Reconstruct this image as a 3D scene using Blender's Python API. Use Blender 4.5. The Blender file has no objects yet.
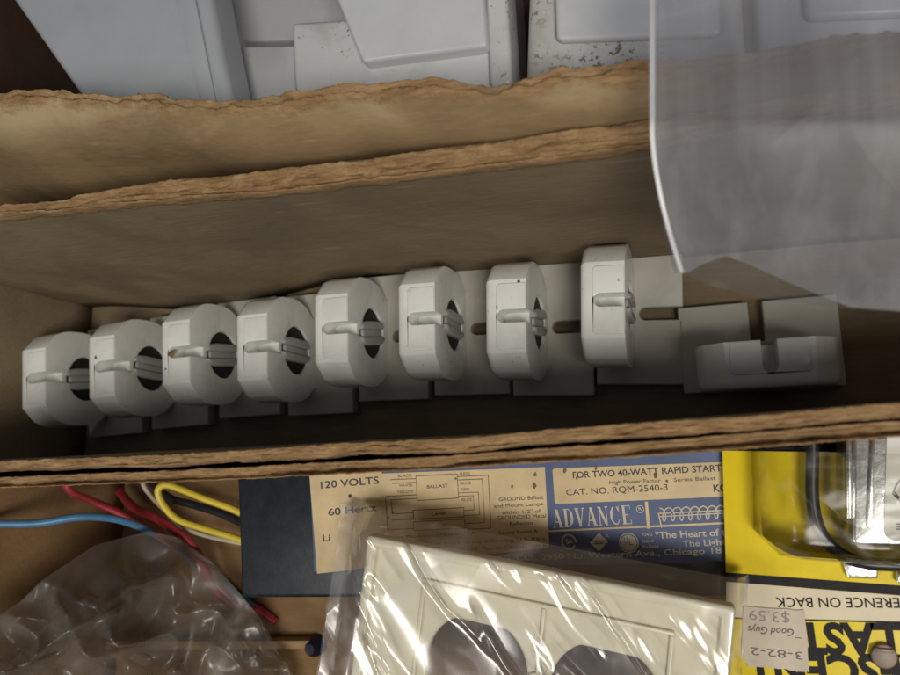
import bpy, bmesh, math, random
from mathutils import Vector, Matrix, noise
random.seed(7)
S = 0.001                                   # all builders below work in millimetres
scene = bpy.context.scene
C = scene.collection
# ------------------------------------------------------------------ camera frame
F, H, NX, NY = 725.0, 253.0, 700.0, 416.0   # focal length in px of a 900 px wide picture, camera height, point straight below
_d = Vector(((NX - 450) / F, -(NY - 337.5) / F, -1)).normalized()
_z = -_d
_x = (Vector((1, 0, 0)) - _z.x * _z).normalized()
_y = _z.cross(_x)
ROT = Matrix((_x, _y, _z))                  # camera -> world

def P(px, py, z):
    r = ROT @ Vector(((px - 450) / F, -(py - 337.5) / F, -1))
    t = (H - z) / -r.z
    return Vector((r.x * t, r.y * t, z))

# ------------------------------------------------------------------ materials
def newmat(name):
    m = bpy.data.materials.new(name); m.use_nodes = True
    nt = m.node_tree; b = nt.nodes['Principled BSDF']
    return m, nt, b

def N(nt, typ, **kw):
    n = nt.nodes.new(typ)
    for k, v in kw.items():
        if k.startswith('_'): setattr(n, k[1:], v)
        else: n.inputs[k.replace('__', ' ')].default_value = v
    return n

def ramp(nt, fac, stops):
    r = nt.nodes.new('ShaderNodeValToRGB')
    e = r.color_ramp.elements
    while len(e) < len(stops): e.new(0.5)
    for i, (p, c) in enumerate(stops):
        e[i].position = p; e[i].color = (c[0], c[1], c[2], 1) if isinstance(c, tuple) else (c, c, c, 1)
    nt.links.new(fac, r.inputs[0]); return r

def mix(nt, fac, a, b, mode='MIX'):
    m = nt.nodes.new('ShaderNodeMix'); m.data_type = 'RGBA'; m.blend_type = mode
    for sock, v in ((m.inputs[0], fac), (m.inputs[6], a), (m.inputs[7], b)):
        if isinstance(v, (int, float)): sock.default_value = v
        elif isinstance(v, tuple): sock.default_value = (v[0], v[1], v[2], 1)
        else: nt.links.new(v, sock)
    return m.outputs[2]

def coords(nt, scale=(1, 1, 1)):
    t = nt.nodes.new('ShaderNodeTexCoord'); mp = nt.nodes.new('ShaderNodeMapping')
    mp.inputs['Scale'].default_value = scale
    nt.links.new(t.outputs['Object'], mp.inputs[0]); return mp.outputs[0], t

def noisen(nt, vec, scale, detail=4, rough=.55, dist=0):
    n = nt.nodes.new('ShaderNodeTexNoise')
    n.inputs['Scale'].default_value = scale; n.inputs['Detail'].default_value = detail
    n.inputs['Roughness'].default_value = rough; n.inputs['Distortion'].default_value = dist
    nt.links.new(vec, n.inputs['Vector']); return n

def bump(nt, h, strength, dist, b, prev=None):
    bp = nt.nodes.new('ShaderNodeBump'); bp.inputs['Strength'].default_value = strength
    bp.inputs['Distance'].default_value = dist
    nt.links.new(h, bp.inputs['Height'])
    if prev is not None: nt.links.new(prev, bp.inputs['Normal'])
    if b is not None: nt.links.new(bp.outputs[0], b.inputs['Normal'])
    return bp.outputs[0]

def cardboard(name, col=(.30, .20, .105), rag=None, seed=0, worn=None):
    m, nt, b = newmat(name)
    v, t = coords(nt)
    vf, _ = coords(nt, (.12, 1, 1))
    fib = noisen(nt, vf, 900, 5, .7)
    blot = noisen(nt, v, 16, 5, .6, .4)
    fine = noisen(nt, v, 260, 3, .6)
    d = tuple(c * .80 for c in col); l = tuple(min(1, c * 1.15) for c in col)
    c1 = ramp(nt, blot.outputs[0], [(.33, d), (.5, col), (.68, l)]).outputs[0]
    c2 = mix(nt, .24, c1, ramp(nt, fib.outputs[0], [(.35, .30), (.65, .72)]).outputs[0], 'OVERLAY')
    # sparse pale flecks and darker stains of the recycled pulp
    fl = ramp(nt, noisen(nt, vf, 420, 2, .5).outputs[0], [(.66, 0.0), (.74, 1.0)]).outputs[0]
    mu = nt.nodes.new('ShaderNodeMath'); mu.operation = 'MULTIPLY'; mu.inputs[1].default_value = .28
    nt.links.new(fl, mu.inputs[0])
    c2 = mix(nt, mu.outputs[0], c2, tuple(min(1, c * 1.8) for c in col))
    st = ramp(nt, noisen(nt, v, 7, 4, .65, .8).outputs[0], [(.52, 0.0), (.68, .7)]).outputs[0]
    c2 = mix(nt, st, c2, tuple(c * .55 for c in col))
    if worn:                               # pale scuffs double as painted light where the rim is bent over
        sp_ = nt.nodes.new('ShaderNodeSeparateXYZ'); nt.links.new(t.outputs['Object'], sp_.inputs[0])
        zr_ = ramp(nt, sp_.outputs['Z'], [(worn * S - .002, 0.0), (worn * S + .002, 1.0)]).outputs[0]
        vp, _ = coords(nt, (.5, 1, 1))
        pm_ = ramp(nt, noisen(nt, vp, 24, 5, .6, .6).outputs[0], [(.44, 0.0), (.60, .5)]).outputs[0]
        mw = nt.nodes.new('ShaderNodeMath'); mw.operation = 'MULTIPLY'; nt.links.new(zr_, mw.inputs[0]); nt.links.new(pm_, mw.inputs[1])
        c2 = mix(nt, mw.outputs[0], c2, (.58, .47, .28))
    if rag:                                # torn rim: raw orange-brown fibre
        sep = nt.nodes.new('ShaderNodeSeparateXYZ'); nt.links.new(t.outputs['Object'], sep.inputs[0])
        add = nt.nodes.new('ShaderNodeMath'); add.operation = 'MULTIPLY_ADD'
        nt.links.new(noisen(nt, v, 120, 4, .7).outputs[0], add.inputs[0]); add.inputs[1].default_value = .006
        nt.links.new(sep.outputs['Z'], add.inputs[2])
        mr = nt.nodes.new('ShaderNodeMapRange')
        mr.inputs['From Min'].default_value = rag * S + .0022; mr.inputs['From Max'].default_value = rag * S + .0036
        nt.links.new(add.outputs[0], mr.inputs[0])
        vt, _ = coords(nt, (.28, 1, 1))
        tn = noisen(nt, vt, 420, 6, .78)
        torn = ramp(nt, tn.outputs[0],
                    [(.30, (.15, .085, .038)), (.5, (.30, .185, .085)), (.72, (.46, .31, .16))]).outputs[0]
        c2 = mix(nt, mr.outputs[0], c2, torn)
    nt.links.new(c2, b.inputs['Base Color'])
    b.inputs['Roughness'].default_value = .82; b.inputs['Specular IOR Level'].default_value = .25
    n1 = bump(nt, blot.outputs[0], .35, .002, None)
    if rag:
        tb_ = nt.nodes.new('ShaderNodeMath'); tb_.operation = 'MULTIPLY'
        nt.links.new(mr.outputs[0], tb_.inputs[0]); nt.links.new(tn.outputs[0], tb_.inputs[1])
        n1 = bump(nt, tb_.outputs[0], .6, .0009, None, n1)
    n2 = bump(nt, fib.outputs[0], .18, .0003, None, n1)
    bump(nt, fine.outputs[0], .35, .0003, b, n2)
    return m

def plain(name, col, rough=.5, var=.12, scale=150, metal=0, bstr=.15, bdist=.0002, spec=.5, coat=0):
    m, nt, b = newmat(name)
    v, t = coords(nt)
    n = noisen(nt, v, scale, 5, .6)
    lo = tuple(c * (1 - var) for c in col); hi = tuple(min(1, c * (1 + var)) for c in col)
    nt.links.new(ramp(nt, n.outputs[0], [(.3, lo), (.7, hi)]).outputs[0], b.inputs['Base Color'])
    b.inputs['Roughness'].default_value = rough; b.inputs['Metallic'].default_value = metal
    b.inputs['Specular IOR Level'].default_value = spec; b.inputs['Coat Weight'].default_value = coat
    b.inputs['Coat Roughness'].default_value = .12
    if bstr: bump(nt, n.outputs[0], bstr, bdist, b)
    return m

def whiteplastic(name, col, dirt=(.16, .11, .06), amount=.5, rough=.38, speck=0.66, soft=(.50, .75)):
    m, nt, b = newmat(name)
    v, t = coords(nt)
    oi = nt.nodes.new('ShaderNodeObjectInfo')
    ad = nt.nodes.new('ShaderNodeVectorMath'); ad.operation = 'ADD'
    nt.links.new(v, ad.inputs[0]); nt.links.new(oi.outputs['Random'], ad.inputs[1]); v = ad.outputs[0]
    base = ramp(nt, noisen(nt, v, 60, 4, .6).outputs[0], [(.3, tuple(c * .93 for c in col)), (.7, col)]).outputs[0]
    big = ramp(nt, noisen(nt, v, 55, 5, .7, .5).outputs[0], [(soft[0], 0.0), (soft[1], amount)]).outputs[0]
    c = mix(nt, big, base, tuple((a * .45 + bb * .55) for a, bb in zip(col, dirt)))
    sp = ramp(nt, noisen(nt, v, 600, 3, .6).outputs[0], [(speck, 0.0), (speck + .05, 1.0)]).outputs[0]
    msk = ramp(nt, noisen(nt, v, 40, 3, .6).outputs[0], [(.48, 0.0), (.62, .9)]).outputs[0]
    mm = nt.nodes.new('ShaderNodeMath'); mm.operation = 'MULTIPLY'
    nt.links.new(sp, mm.inputs[0]); nt.links.new(msk, mm.inputs[1])
    c = mix(nt, mm.outputs[0], c, dirt)
    nt.links.new(c, b.inputs['Base Color'])
    b.inputs['Roughness'].default_value = rough
    bump(nt, noisen(nt, v, 350, 3, .6).outputs[0], .12, .0002, b)
    return m

def film(name, tint=(.97, .97, .97), gl=.10, rough=.06, veil=.03, veilcol=(.8, .8, .82), bs=.6, bscale=45, crease=.5, cscale=30, fres=1.5, det=3, vv=0):
    """Thin clear plastic: see-through, fresnel gloss, milky where creased."""
    m, nt, b = newmat(name); nt.nodes.remove(b)
    out = nt.nodes['Material Output']
    v, t = coords(nt)
    n = noisen(nt, v, bscale, det, .5, 1.2)
    vw = nt.nodes.new('ShaderNodeVectorMath'); vw.operation = 'MULTIPLY_ADD'
    nt.links.new(n.outputs['Color'], vw.inputs[0]); vw.inputs[1].default_value = (.022, .022, .022); nt.links.new(v, vw.inputs[2])
    vo = nt.nodes.new('ShaderNodeTexVoronoi'); vo.feature = 'DISTANCE_TO_EDGE'; vo.inputs['Scale'].default_value = cscale
    nt.links.new(vw.outputs[0], vo.inputs['Vector'])
    nb = bump(nt, n.outputs[0], bs, .004, None)
    nb = bump(nt, ramp(nt, vo.outputs[0], [(0.0, 1.0), (.10, 0.0)]).outputs[0], .25, .0015, None, nb)
    tr = N(nt, 'ShaderNodeBsdfTransparent', Color=(*tint, 1))
    gls = N(nt, 'ShaderNodeBsdfGlossy', Roughness=rough, Color=(1, 1, 1, 1)); nt.links.new(nb, gls.inputs['Normal'])
    df = N(nt, 'ShaderNodeBsdfDiffuse', Color=(*veilcol, 1)); nt.links.new(nb, df.inputs['Normal'])
    fr = N(nt, 'ShaderNodeFresnel', IOR=fres); nt.links.new(nb, fr.inputs['Normal'])
    fa = nt.nodes.new('ShaderNodeMath'); fa.operation = 'ADD'; fa.inputs[1].default_value = gl; fa.use_clamp = True
    nt.links.new(fr.outputs[0], fa.inputs[0])
    ms = nt.nodes.new('ShaderNodeMixShader'); nt.links.new(fa.outputs[0], ms.inputs[0])
    nt.links.new(tr.outputs[0], ms.inputs[1]); nt.links.new(gls.outputs[0], ms.inputs[2])
    # crease whitening, broken up by noise
    cr = ramp(nt, vo.outputs[0], [(0.0, crease), (.03, 0.0)]).outputs[0]
    nm = ramp(nt, noisen(nt, v, 60, 2, .5).outputs[0], [(.45, 0.0), (.62, 1.0)]).outputs[0]
    mm = nt.nodes.new('ShaderNodeMath'); mm.operation = 'MULTIPLY_ADD'; mm.inputs[2].default_value = veil
    nt.links.new(cr, mm.inputs[0]); nt.links.new(nm, mm.inputs[1])
    if vv:                                 # uneven milkiness and long faint scuffs
        va, _ = coords(nt, (.25, 1.4, 1)); vb, _ = coords(nt, (1.2, .06, 1))
        a1 = ramp(nt, noisen(nt, va, 26, 4, .6, .8).outputs[0], [(.3, veil * .75), (.6, veil * 1.1), (.75, veil * 1.7)]).outputs[0]
        a2 = ramp(nt, noisen(nt, vb, 140, 3, .6).outputs[0], [(.45, 0.0), (.75, .14)]).outputs[0]
        su = nt.nodes.new('ShaderNodeMath'); nt.links.new(a1, su.inputs[0]); nt.links.new(a2, su.inputs[1])
        nt.links.new(su.outputs[0], mm.inputs[2])
    m2 = nt.nodes.new('ShaderNodeMixShader'); nt.links.new(mm.outputs[0], m2.inputs[0])
    nt.links.new(ms.outputs[0], m2.inputs[1]); nt.links.new(df.outputs[0], m2.inputs[2])
    nt.links.new(m2.outputs[0], out.inputs['Surface'])
    return m

M = {}
M['card_mid'] = cardboard('kraft_cardboard', (.225, .172, .105), rag=100)
M['card_rear'] = cardboard('worn_cardboard', (.27, .185, .095), rag=108, worn=102.5)
M['card_front'] = cardboard('front_cardboard', (.27, .168, .08), rag=100)
M['card_strip'] = cardboard('strip_cardboard', (.45, .30, .16))
M['table'] = plain('dark_tabletop', (.05, .035, .025), .6, .3, 40)
M['holder'] = whiteplastic('lampholder_white', (.80, .81, .78), amount=.30, rough=.20, speck=.67, soft=(.46, .72))
M['plate8'] = whiteplastic('lampholder_base_shaded', (.56, .55, .49), amount=.35, rough=.42, speck=.72)  # body white darkened, the foot's shade is in its colour
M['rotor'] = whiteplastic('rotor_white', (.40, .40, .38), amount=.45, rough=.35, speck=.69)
M['well_dark'] = plain('black_well_shade', (.012, .011, .010), .6, .3, 200)  # black in place of shade inside the lampholder well
M['housing'] = whiteplastic('housing_white', (.58, .60, .62), amount=.25, rough=.30, speck=.71, soft=(.5, .9))
M['housing_smooth'] = whiteplastic('housing_smooth_shaded', (.40, .42, .455), amount=.12, rough=.38, speck=.80, soft=(.5, .9))  # greyed so the slab's shading sits in its colour
M['housing_dirty'] = whiteplastic('housing_dirty_white', (.58, .59, .59), amount=.45, rough=.34, speck=.63, soft=(.45, .7))
M['black_case'] = plain('black_enamel', (.012, .017, .024), .34, .4, 220, bstr=.3, spec=.5)
M['cream'] = plain('cream_label_paper', (.60, .47, .27), .55, .16, 70)
M['blue'] = plain('blue_label_ink', (.075, .105, .215), .5, .18, 90)
M['ink'] = plain('dark_label_ink', (.035, .038, .05), .5, .2, 300, bstr=0)
M['inkfaint'] = plain('faded_label_ink', (.13, .10, .065), .6, .2, 300, bstr=0)
M['paleink'] = plain('pale_label_ink', (.52, .47, .36), .55, .15, 200, bstr=0)
M['stain'] = plain('brown_stain', (.16, .10, .05), .6, .3, 300, bstr=0)
M['ivory'] = plain('ivory_plastic', (.70, .665, .52), .30, .04, 80, bstr=.1)
M['yellowcard'] = plain('glossy_yellow_card', (.80, .62, .015), .42, .06, 120, bstr=.25, bdist=.0005, spec=.35, coat=.06)
M['creamband'] = plain('cream_card_band', (.66, .58, .40), .45, .06, 120, bstr=.2, spec=.35)
M['blackband'] = plain('black_card_ink', (.014, .012, .014), .5, .3, 300, bstr=.2, spec=.12)
M['sticker'] = plain('worn_price_sticker', (.58, .50, .40), .7, .1, 120)
M['stickerink'] = plain('grey_sticker_ink', (.13, .11, .12), .7, .3, 300, bstr=0)
M['stickerpale'] = plain('pale_sticker_ink', (.30, .24, .25), .7, .3, 400, bstr=0)
M['steel'] = plain('galvanised_steel', (.58, .58, .60), .26, .2, 130, metal=1, bstr=.35, bdist=.0006)
M['brass'] = plain('dull_copper', (.17, .125, .095), .45, .3, 200, metal=.2)
M['whitelabel'] = plain('white_paper_label', (.70, .69, .67), .7, .04, 100, spec=.2)
M['wire_red'] = plain('red_wire_insulation', (.46, .045, .06), .36, .12, 200)
M['wire_blue'] = plain('blue_wire_insulation', (.075, .22, .40), .38, .15, 200)
M['wire_yellow'] = whiteplastic('yellow_wire_insulation', (.72, .56, .05), dirt=(.06, .04, .02), amount=.2, rough=.36, speck=.66)
M['wire_black'] = plain('black_wire_insulation', (.02, .02, .026), .35, .3, 200)
M['wire_white'] = plain('white_wire_insulation', (.66, .60, .46), .4, .1, 200)
M['nut'] = plain('dark_blue_plastic', (.008, .012, .03), .4, .2, 200)
M['copperscrew'] = plain('screw_metal', (.30, .27, .24), .4, .2, 200, metal=.8)
M['film_plate'] = film('crinkly_clear_film', gl=.09, rough=.20, veil=.03, bs=.6, bscale=11, crease=.22, cscale=10, det=2)
M['film_low'] = film('slack_clear_film', gl=.0, rough=.25, veil=.03, veilcol=(.6, .58, .66), bs=.5, bscale=14, crease=.15, cscale=10, det=2, fres=1.3)
M['film_bag'] = film('limp_clear_film', tint=(.92, .92, .92), gl=.015, rough=.32, veil=.10, veilcol=(.56, .54, .50), bs=.4, bscale=9, det=2, crease=.40, cscale=9)
M['film_blister'] = film('clear_blister', tint=(.84, .84, .80), gl=.0, rough=.18, veil=.0, bs=.15, bscale=25, fres=1.35, crease=.1)
M['frost'] = film('frosted_polythene', tint=(.74, .745, .78), gl=.0, rough=.5, veil=.19, veilcol=(.47, .48, .51), vv=1, bs=.12, bscale=10, crease=.0, cscale=12)
M['frost_thin'] = film('thin_polythene', tint=(.72, .73, .78), gl=.0, fres=1.18, rough=.3, veil=.10, veilcol=(.42, .40, .40), bs=.5, bscale=26, crease=.15, cscale=18)

# ------------------------------------------------------------------ object helpers
class MB:
    def __init__(s): s.v = []; s.f = []; s.sm = []
    def add(s, vs, fs, smooth=False):
        o = len(s.v); s.v += [Vector(v) for v in vs]; s.f += [tuple(i + o for i in f) for f in fs]; s.sm += [smooth] * len(fs)
    def box(s, x0, x1, y0, y1, z0, z1, fn=None):
        vs = [(x, y, z) for z in (z0, z1) for y in (y0, y1) for x in (x0, x1)]
        if fn: vs = [fn(*v) for v in vs]
        s.add(vs, [(0, 2, 3, 1), (4, 5, 7, 6), (0, 1, 5, 4), (2, 6, 7, 3), (0, 4, 6, 2), (1, 3, 7, 5)])
    def prism(s, pts, z0, z1, smooth=False):      # pts: ccw xy outline
        n = len(pts)
        s.add([(p[0], p[1], z0) for p in pts] + [(p[0], p[1], z1) for p in pts],
              [tuple(range(n))[::-1], tuple(range(n, 2 * n))] + [(i, (i + 1) % n, n + (i + 1) % n, n + i) for i in range(n)], smooth)
    def flat(s, pts, z):
        z += .0006 * (len(s.f) % 160)          # no two strokes in one plane
        s.add([(p[0], p[1], z) for p in pts], [tuple(range(len(pts)))])
    def line(s, a, b, w, z):
        a = Vector((a[0], a[1])); b = Vector((b[0], b[1])); d = (b - a).normalized(); n = Vector((-d.y, d.x)) * w / 2
        a = a - d * w / 2; b = b + d * w / 2
        s.flat([a - n, b - n, b + n, a + n], z)
    def poly(s, pts, w, z):
        for a, b in zip(pts, pts[1:]): s.line(a, b, w, z)
    def tube(s, pts, r, seg=12, closed=False, sub=8):
        P_ = [Vector(p) for p in pts]
        if sub:                                   # catmull-rom
            Q = []; n = len(P_)
            for i in range(n - 1):
                p0 = P_[max(i - 1, 0)]; p1 = P_[i]; p2 = P_[i + 1]; p3 = P_[min(i + 2, n - 1)]
                for k in range(sub):
                    t = k / sub
                    Q.append(.5 * ((2 * p1) + (p2 - p0) * t + (2 * p0 - 5 * p1 + 4 * p2 - p3) * t * t + (3 * p1 - p0 - 3 * p2 + p3) * t ** 3))
            Q.append(P_[-1]); P_ = Q
        vs = []; fs = []; n = len(P_)
        up = Vector((0, 0, 1))
        for i, p in enumerate(P_):
            d = (P_[min(i + 1, n - 1)] - P_[max(i - 1, 0)]).normalized()
            a = d.cross(up)
            if a.length < 1e-3: a = d.cross(Vector((0, 1, 0)))
            a.normalize(); b = a.cross(d)
            for k in range(seg):
                an = 2 * math.pi * k / seg
                vs.append(p + (a * math.cos(an) + b * math.sin(an)) * r)
        for i in range(n - 1):
            for k in range(seg):
                fs.append((i * seg + k, i * seg + (k + 1) % seg, (i + 1) * seg + (k + 1) % seg, (i + 1) * seg + k))
        fs.append(tuple(range(seg))); fs.append(tuple((n - 1) * seg + k for k in range(seg))[::-1])
        s.add(vs, fs, True)
    def build(s, name, mat, parent=None, bevel=0, seg=2, smooth=None, cuts=None, origin=None, solid=0):
        me = bpy.data.meshes.new(name)
        org = origin if origin is not None else (parent['_org'] if parent and '_org' in parent.keys() else (0, 0, 0))
        org = Vector(org)
        me.from_pydata([(v - org) * S for v in s.v], [], s.f)
        for p, sm in zip(me.polygons, s.sm): p.use_smooth = sm if smooth is None else smooth
        me.update()
        bm = bmesh.new(); bm.from_mesh(me)
        bmesh.ops.recalc_face_normals(bm, faces=bm.faces[:]); bm.to_mesh(me); bm.free()
        o = bpy.data.objects.new(name, me); C.objects.link(o)
        me.materials.append(M[mat] if isinstance(mat, str) else mat)
        if parent: o.parent = parent; o['_org'] = tuple(org)
        else: o.location = org * S
        mods = False; tmp = []
        for c in (cuts or []):
            co = c.build('cutter', mat, None, smooth=False, origin=(0, 0, 0))
            if parent is None: co.location = (0, 0, 0)
            tmp.append(co)
            md = o.modifiers.new('b', 'BOOLEAN'); md.operation = 'DIFFERENCE'; md.solver = 'EXACT'; md.object = co; mods = True
            if parent:                             # cutters are given in the same local frame; undo the root's own place
                co.parent = parent
        if bevel:
            md = o.modifiers.new('v', 'BEVEL'); md.width = bevel * S; md.segments = seg; md.limit_method = 'ANGLE'; md.angle_limit = math.radians(28)
            md.harden_normals = False; mods = True
        if mods:
            bpy.context.view_layer.update()
            dg = bpy.context.evaluated_depsgraph_get()
            nm = bpy.data.meshes.new_from_object(o.evaluated_get(dg)); o.modifiers.clear(); o.data = nm; nm.name = name
            for p in nm.polygons: p.use_smooth = True
            nm.set_sharp_from_angle(angle=math.radians(38))
            for co in tmp: bpy.data.objects.remove(co)
        return o

def tag(o, label, cat, group=None, kind=None):
    if label: o['label'] = label
    if cat: o['category'] = cat
    if group: o['group'] = group
    if kind: o['kind'] = kind
    return o

def thing(name, label, cat, org=(0, 0, 0), rz=0, group=None, world=True):
    """Empty at the base of a thing. world=True: its parts are given in world millimetres."""
    o = bpy.data.objects.new(name, None); C.objects.link(o); o.empty_display_size = .01
    o.location = Vector(org) * S; o.rotation_euler = (0, 0, math.radians(rz))
    o['_org'] = tuple(org) if world else (0, 0, 0)
    return tag(o, label, cat, group)

# text laid on a surface: baseline from pixel a to pixel b of the view onto the plane z, cap height in mm
def text(mb, body, a, b, cap, z, bold=0.0, shear=0.0, fit=True, pw=None):
    A = P(*a, z); B = P(*b, z); d = (B - A); L = d.length; ang = math.atan2(d.y, d.x)
    cu = bpy.data.curves.new('t', 'FONT'); cu.body = body; cu.size = 1; cu.offset = bold; cu.resolution_u = 3; cu.shear = shear
    ob = bpy.data.objects.new('t', cu); C.objects.link(ob)
    bpy.context.view_layer.update()
    dg = bpy.context.evaluated_depsgraph_get()
    me = bpy.data.meshes.new_from_object(ob.evaluated_get(dg))
    xs = [v.co.x for v in me.vertices]
    if xs:
        x0, x1 = min(xs), max(xs); sx = L / (x1 - x0) if fit else cap / .70; sy = cap / .70
        ca, sa = math.cos(ang), math.sin(ang)
        vs = []
        for v in me.vertices:
            u = (v.co.x - x0) * sx; w = v.co.y * sy
            vs.append((A.x + u * ca - w * sa, A.y + u * sa + w * ca, z))
        mb.add(vs, [tuple(p.vertices) for p in me.polygons])
    bpy.data.objects.remove(ob); bpy.data.curves.remove(cu); bpy.data.meshes.remove(me)

def fb(x, y, z, o=4, l=2.0):                     # fractal noise in mm, about -1..1
    return noise.fractal(Vector((x, y, z)), 1.0, l, o)

# ------------------------------------------------------------------ ragged cardboard walls
def rwall(name, mat, root, path, thick, top, prof, base=3.0, flare=None, out=1, wob=.5, step=.6, nz=16, rag=1.0, seed=0.0):
    """path: xy points of the inner face line; thickness grows to the left of the path when out=1."""
    pts = [Vector(p).to_2d() for p in path]
    seg = [(b - a).length for a, b in zip(pts, pts[1:])]; L = sum(seg)
    n = int(L / step) + 1
    MT = 18; vs = []; fs = []
    def at(s):
        for (a, b), l in zip(zip(pts, pts[1:]), seg):
            if s <= l or l == seg[-1] and b is pts[-1]: return a + (b - a) * min(1, s / l), (b - a).normalized()
            s -= l
    cen = [at(L * i / n) for i in range(n + 1)]
    # smooth the path a little so corners of the polyline do not kink
    for _ in range(12):
        cen = [cen[0]] + [((cen[i - 1][0] + cen[i][0] * 2 + cen[i + 1][0]) / 4, cen[i][1]) for i in range(1, n)] + [cen[-1]]
    W = (nz + 1) * 2 + MT - 1
    for i in range(n + 1):
        p = cen[i][0]; d = (cen[min(i + 1, n)][0] - cen[max(i - 1, 0)][0]).normalized(); nr = Vector((-d.y, d.x)) * out
        s = L * i / n; x = p.x
        T = thick(x) if callable(thick) else thick
        Z = top(x) if callable(top) else top
        ring = []
        def pt(off, z, rg):
            fl = flare(z, x) if flare else 0
            w = wob * fb(s * .02, z * .03, seed) * 1.5 * min(1, max(0, (z - base) / 30))
            r = rg * (.22 * fb(s * .28, z * .3, seed + 9 + off) + .16 * fb(s * 1.3, z * .6, seed + 2 + off))
            q = p + nr * (off + fl + w + r); return (q.x, q.y, z)
        for k in range(nz + 1):
            t = k / nz; z = base + (Z + prof(0, x, s) - base) * (1 - (1 - t) ** 1.6); ring.append(pt(0, z, t ** 6))
        for k in range(1, MT):
            u = k / MT
            gate = step_(-.12, .12, fb(s * .018, 31, seed, 3)); pocket = step_(.12, .26, u) * (1 - step_(.66, .82, u))
            lip = math.exp(-((u - .08) / .07) ** 2) + math.exp(-((u - .93) / .07) ** 2)
            z = Z - gate * pocket * (1.5 + .9 * fb(s * .22, u * 2.5, seed + 40, 4)) + lip * (.7 * max(-.3, fb(s * .33, u * 3, seed + 14, 5)) + .2) + prof(u, x, s) + rag * (.24 * fb(s * .18, u * 6, seed + 3, 5) + .20 * max(-.1, fb(s * .7, u * 9, seed + 6, 3)) + .22 * (fb(s * .09, u * 2, seed + 8, 2) > .28)); ring.append(pt(T * u, z, .8))
        for k in range(nz + 1):
            t = 1 - k / nz; z = base + (Z + prof(1, x, s) - base) * (1 - (1 - t) ** 1.6); ring.append(pt(T, z, t ** 6))
        vs += ring
    for i in range(n):
        for k in range(W):
            if k + 1 < W + 0: fs.append((i * W + k, (i + 1) * W + k, (i + 1) * W + k + 1, i * W + k + 1))
        fs.append((i * W + W - 1, (i + 1) * W + W - 1, (i + 1) * W, i * W))
    fs.append(tuple(range(W))); fs.append(tuple(n * W + k for k in range(W))[::-1])
    mb = MB(); mb.add(vs, fs, True)
    return mb.build(name, mat, root)

def step_(a, b, x):
    t = min(1, max(0, (x - a) / (b - a))); return t * t * (3 - 2 * t)

# ------------------------------------------------------------------ setting
tb = MB(); tb.box(-900, 700, -600, 700, -20, 0); tb.build('table_top', 'table', bevel=2)
bpy.data.objects['table_top']['kind'] = 'structure'

# ---- middle box
BX = thing('cardboard_box', 'long narrow cardboard box with torn rims holding the row of white lampholders', 'box', (-80, 20, 0))
bt = MB(); bt.box(-256, 150, -22, 60, .6, 3); bt.build('bottom', 'card_mid', BX)
def farprof(u, x, s):
    h = 0
    k = step_(-175, -130, x)
    h += k * 1.6 * math.sin(min(1, u * 1.15) * math.pi) * (0.7 + .5 * fb(s * .03, 2, 0))
    crack = math.exp(-((u - (.16 + .05 * fb(s * .05, 7, 1))) / .05) ** 2)
    gate = step_(-.25, .15, fb(s * .025, 4, 4) + .25 * k)
    h -= crack * gate * (2.5 + 2 * k)
    h += .45 * math.sin(u * 9 + fb(s * .04, 0, 0) * 3)
    h += .5 * fb(s * .06, 1, 2) + .9 * fb(s * .012, 5, 2)
    return h
def farthick(x): return 2.8 + 2.7 * step_(-185, -110, x) + .5 * fb(x * .05, 3, 3)
farin = [(-256, 55.5), (-188, 57), (-140, 56), (-90, 54.5), (-50, 55), (-8, 55.5), (40, 57), (150, 58)]
def farflare(z, x):                               # foot of the wall stands a little further in than its rim
    return -5.5 * (1 - z / 103.) * step_(-250, -40, x) * .6 - (8 + 4 * step_(-250, -200, x)) * (1 - z / 103.) * (1 - step_(-190, -110, x))
rwall('side_wall', 'card_mid', BX, farin, farthick, 103, farprof, flare=farflare, out=1, wob=.3, seed=1)
def nearprof(u, x, s):
    return .5 * fb(s * .05, 1, 8) + .8 * math.sin(u * math.pi) * (.6 + fb(s * .08, 3, 5)) - 3.2 * max(0, (u - .72) / .28) * (1 if x < 200 else 0)
nearin = [(-256, -17.5), (-181, -12.4), (-120, -9.0), (-51, -4.8), (34, 2.6), (150, 10)]
rwall('side_wall', 'card_mid', BX, nearin, lambda x: 3.2 + .5 * fb(x * .05, 8, 8), 102.5, nearprof, out=-1, wob=.3, rag=1.3, seed=5)
fl = lambda z, x: 14 * z / 103.
rwall('end_wall', 'card_mid', BX, [(-253, -17), (-253, 56)], 3, 101, lambda u, x, s: 0, flare=fl, out=1, seed=9)
rwall('end_wall', 'card_mid', BX, [(146, 10), (146, 58)], 3, 101, lambda u, x, s: 0, out=-1, seed=11)

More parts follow.
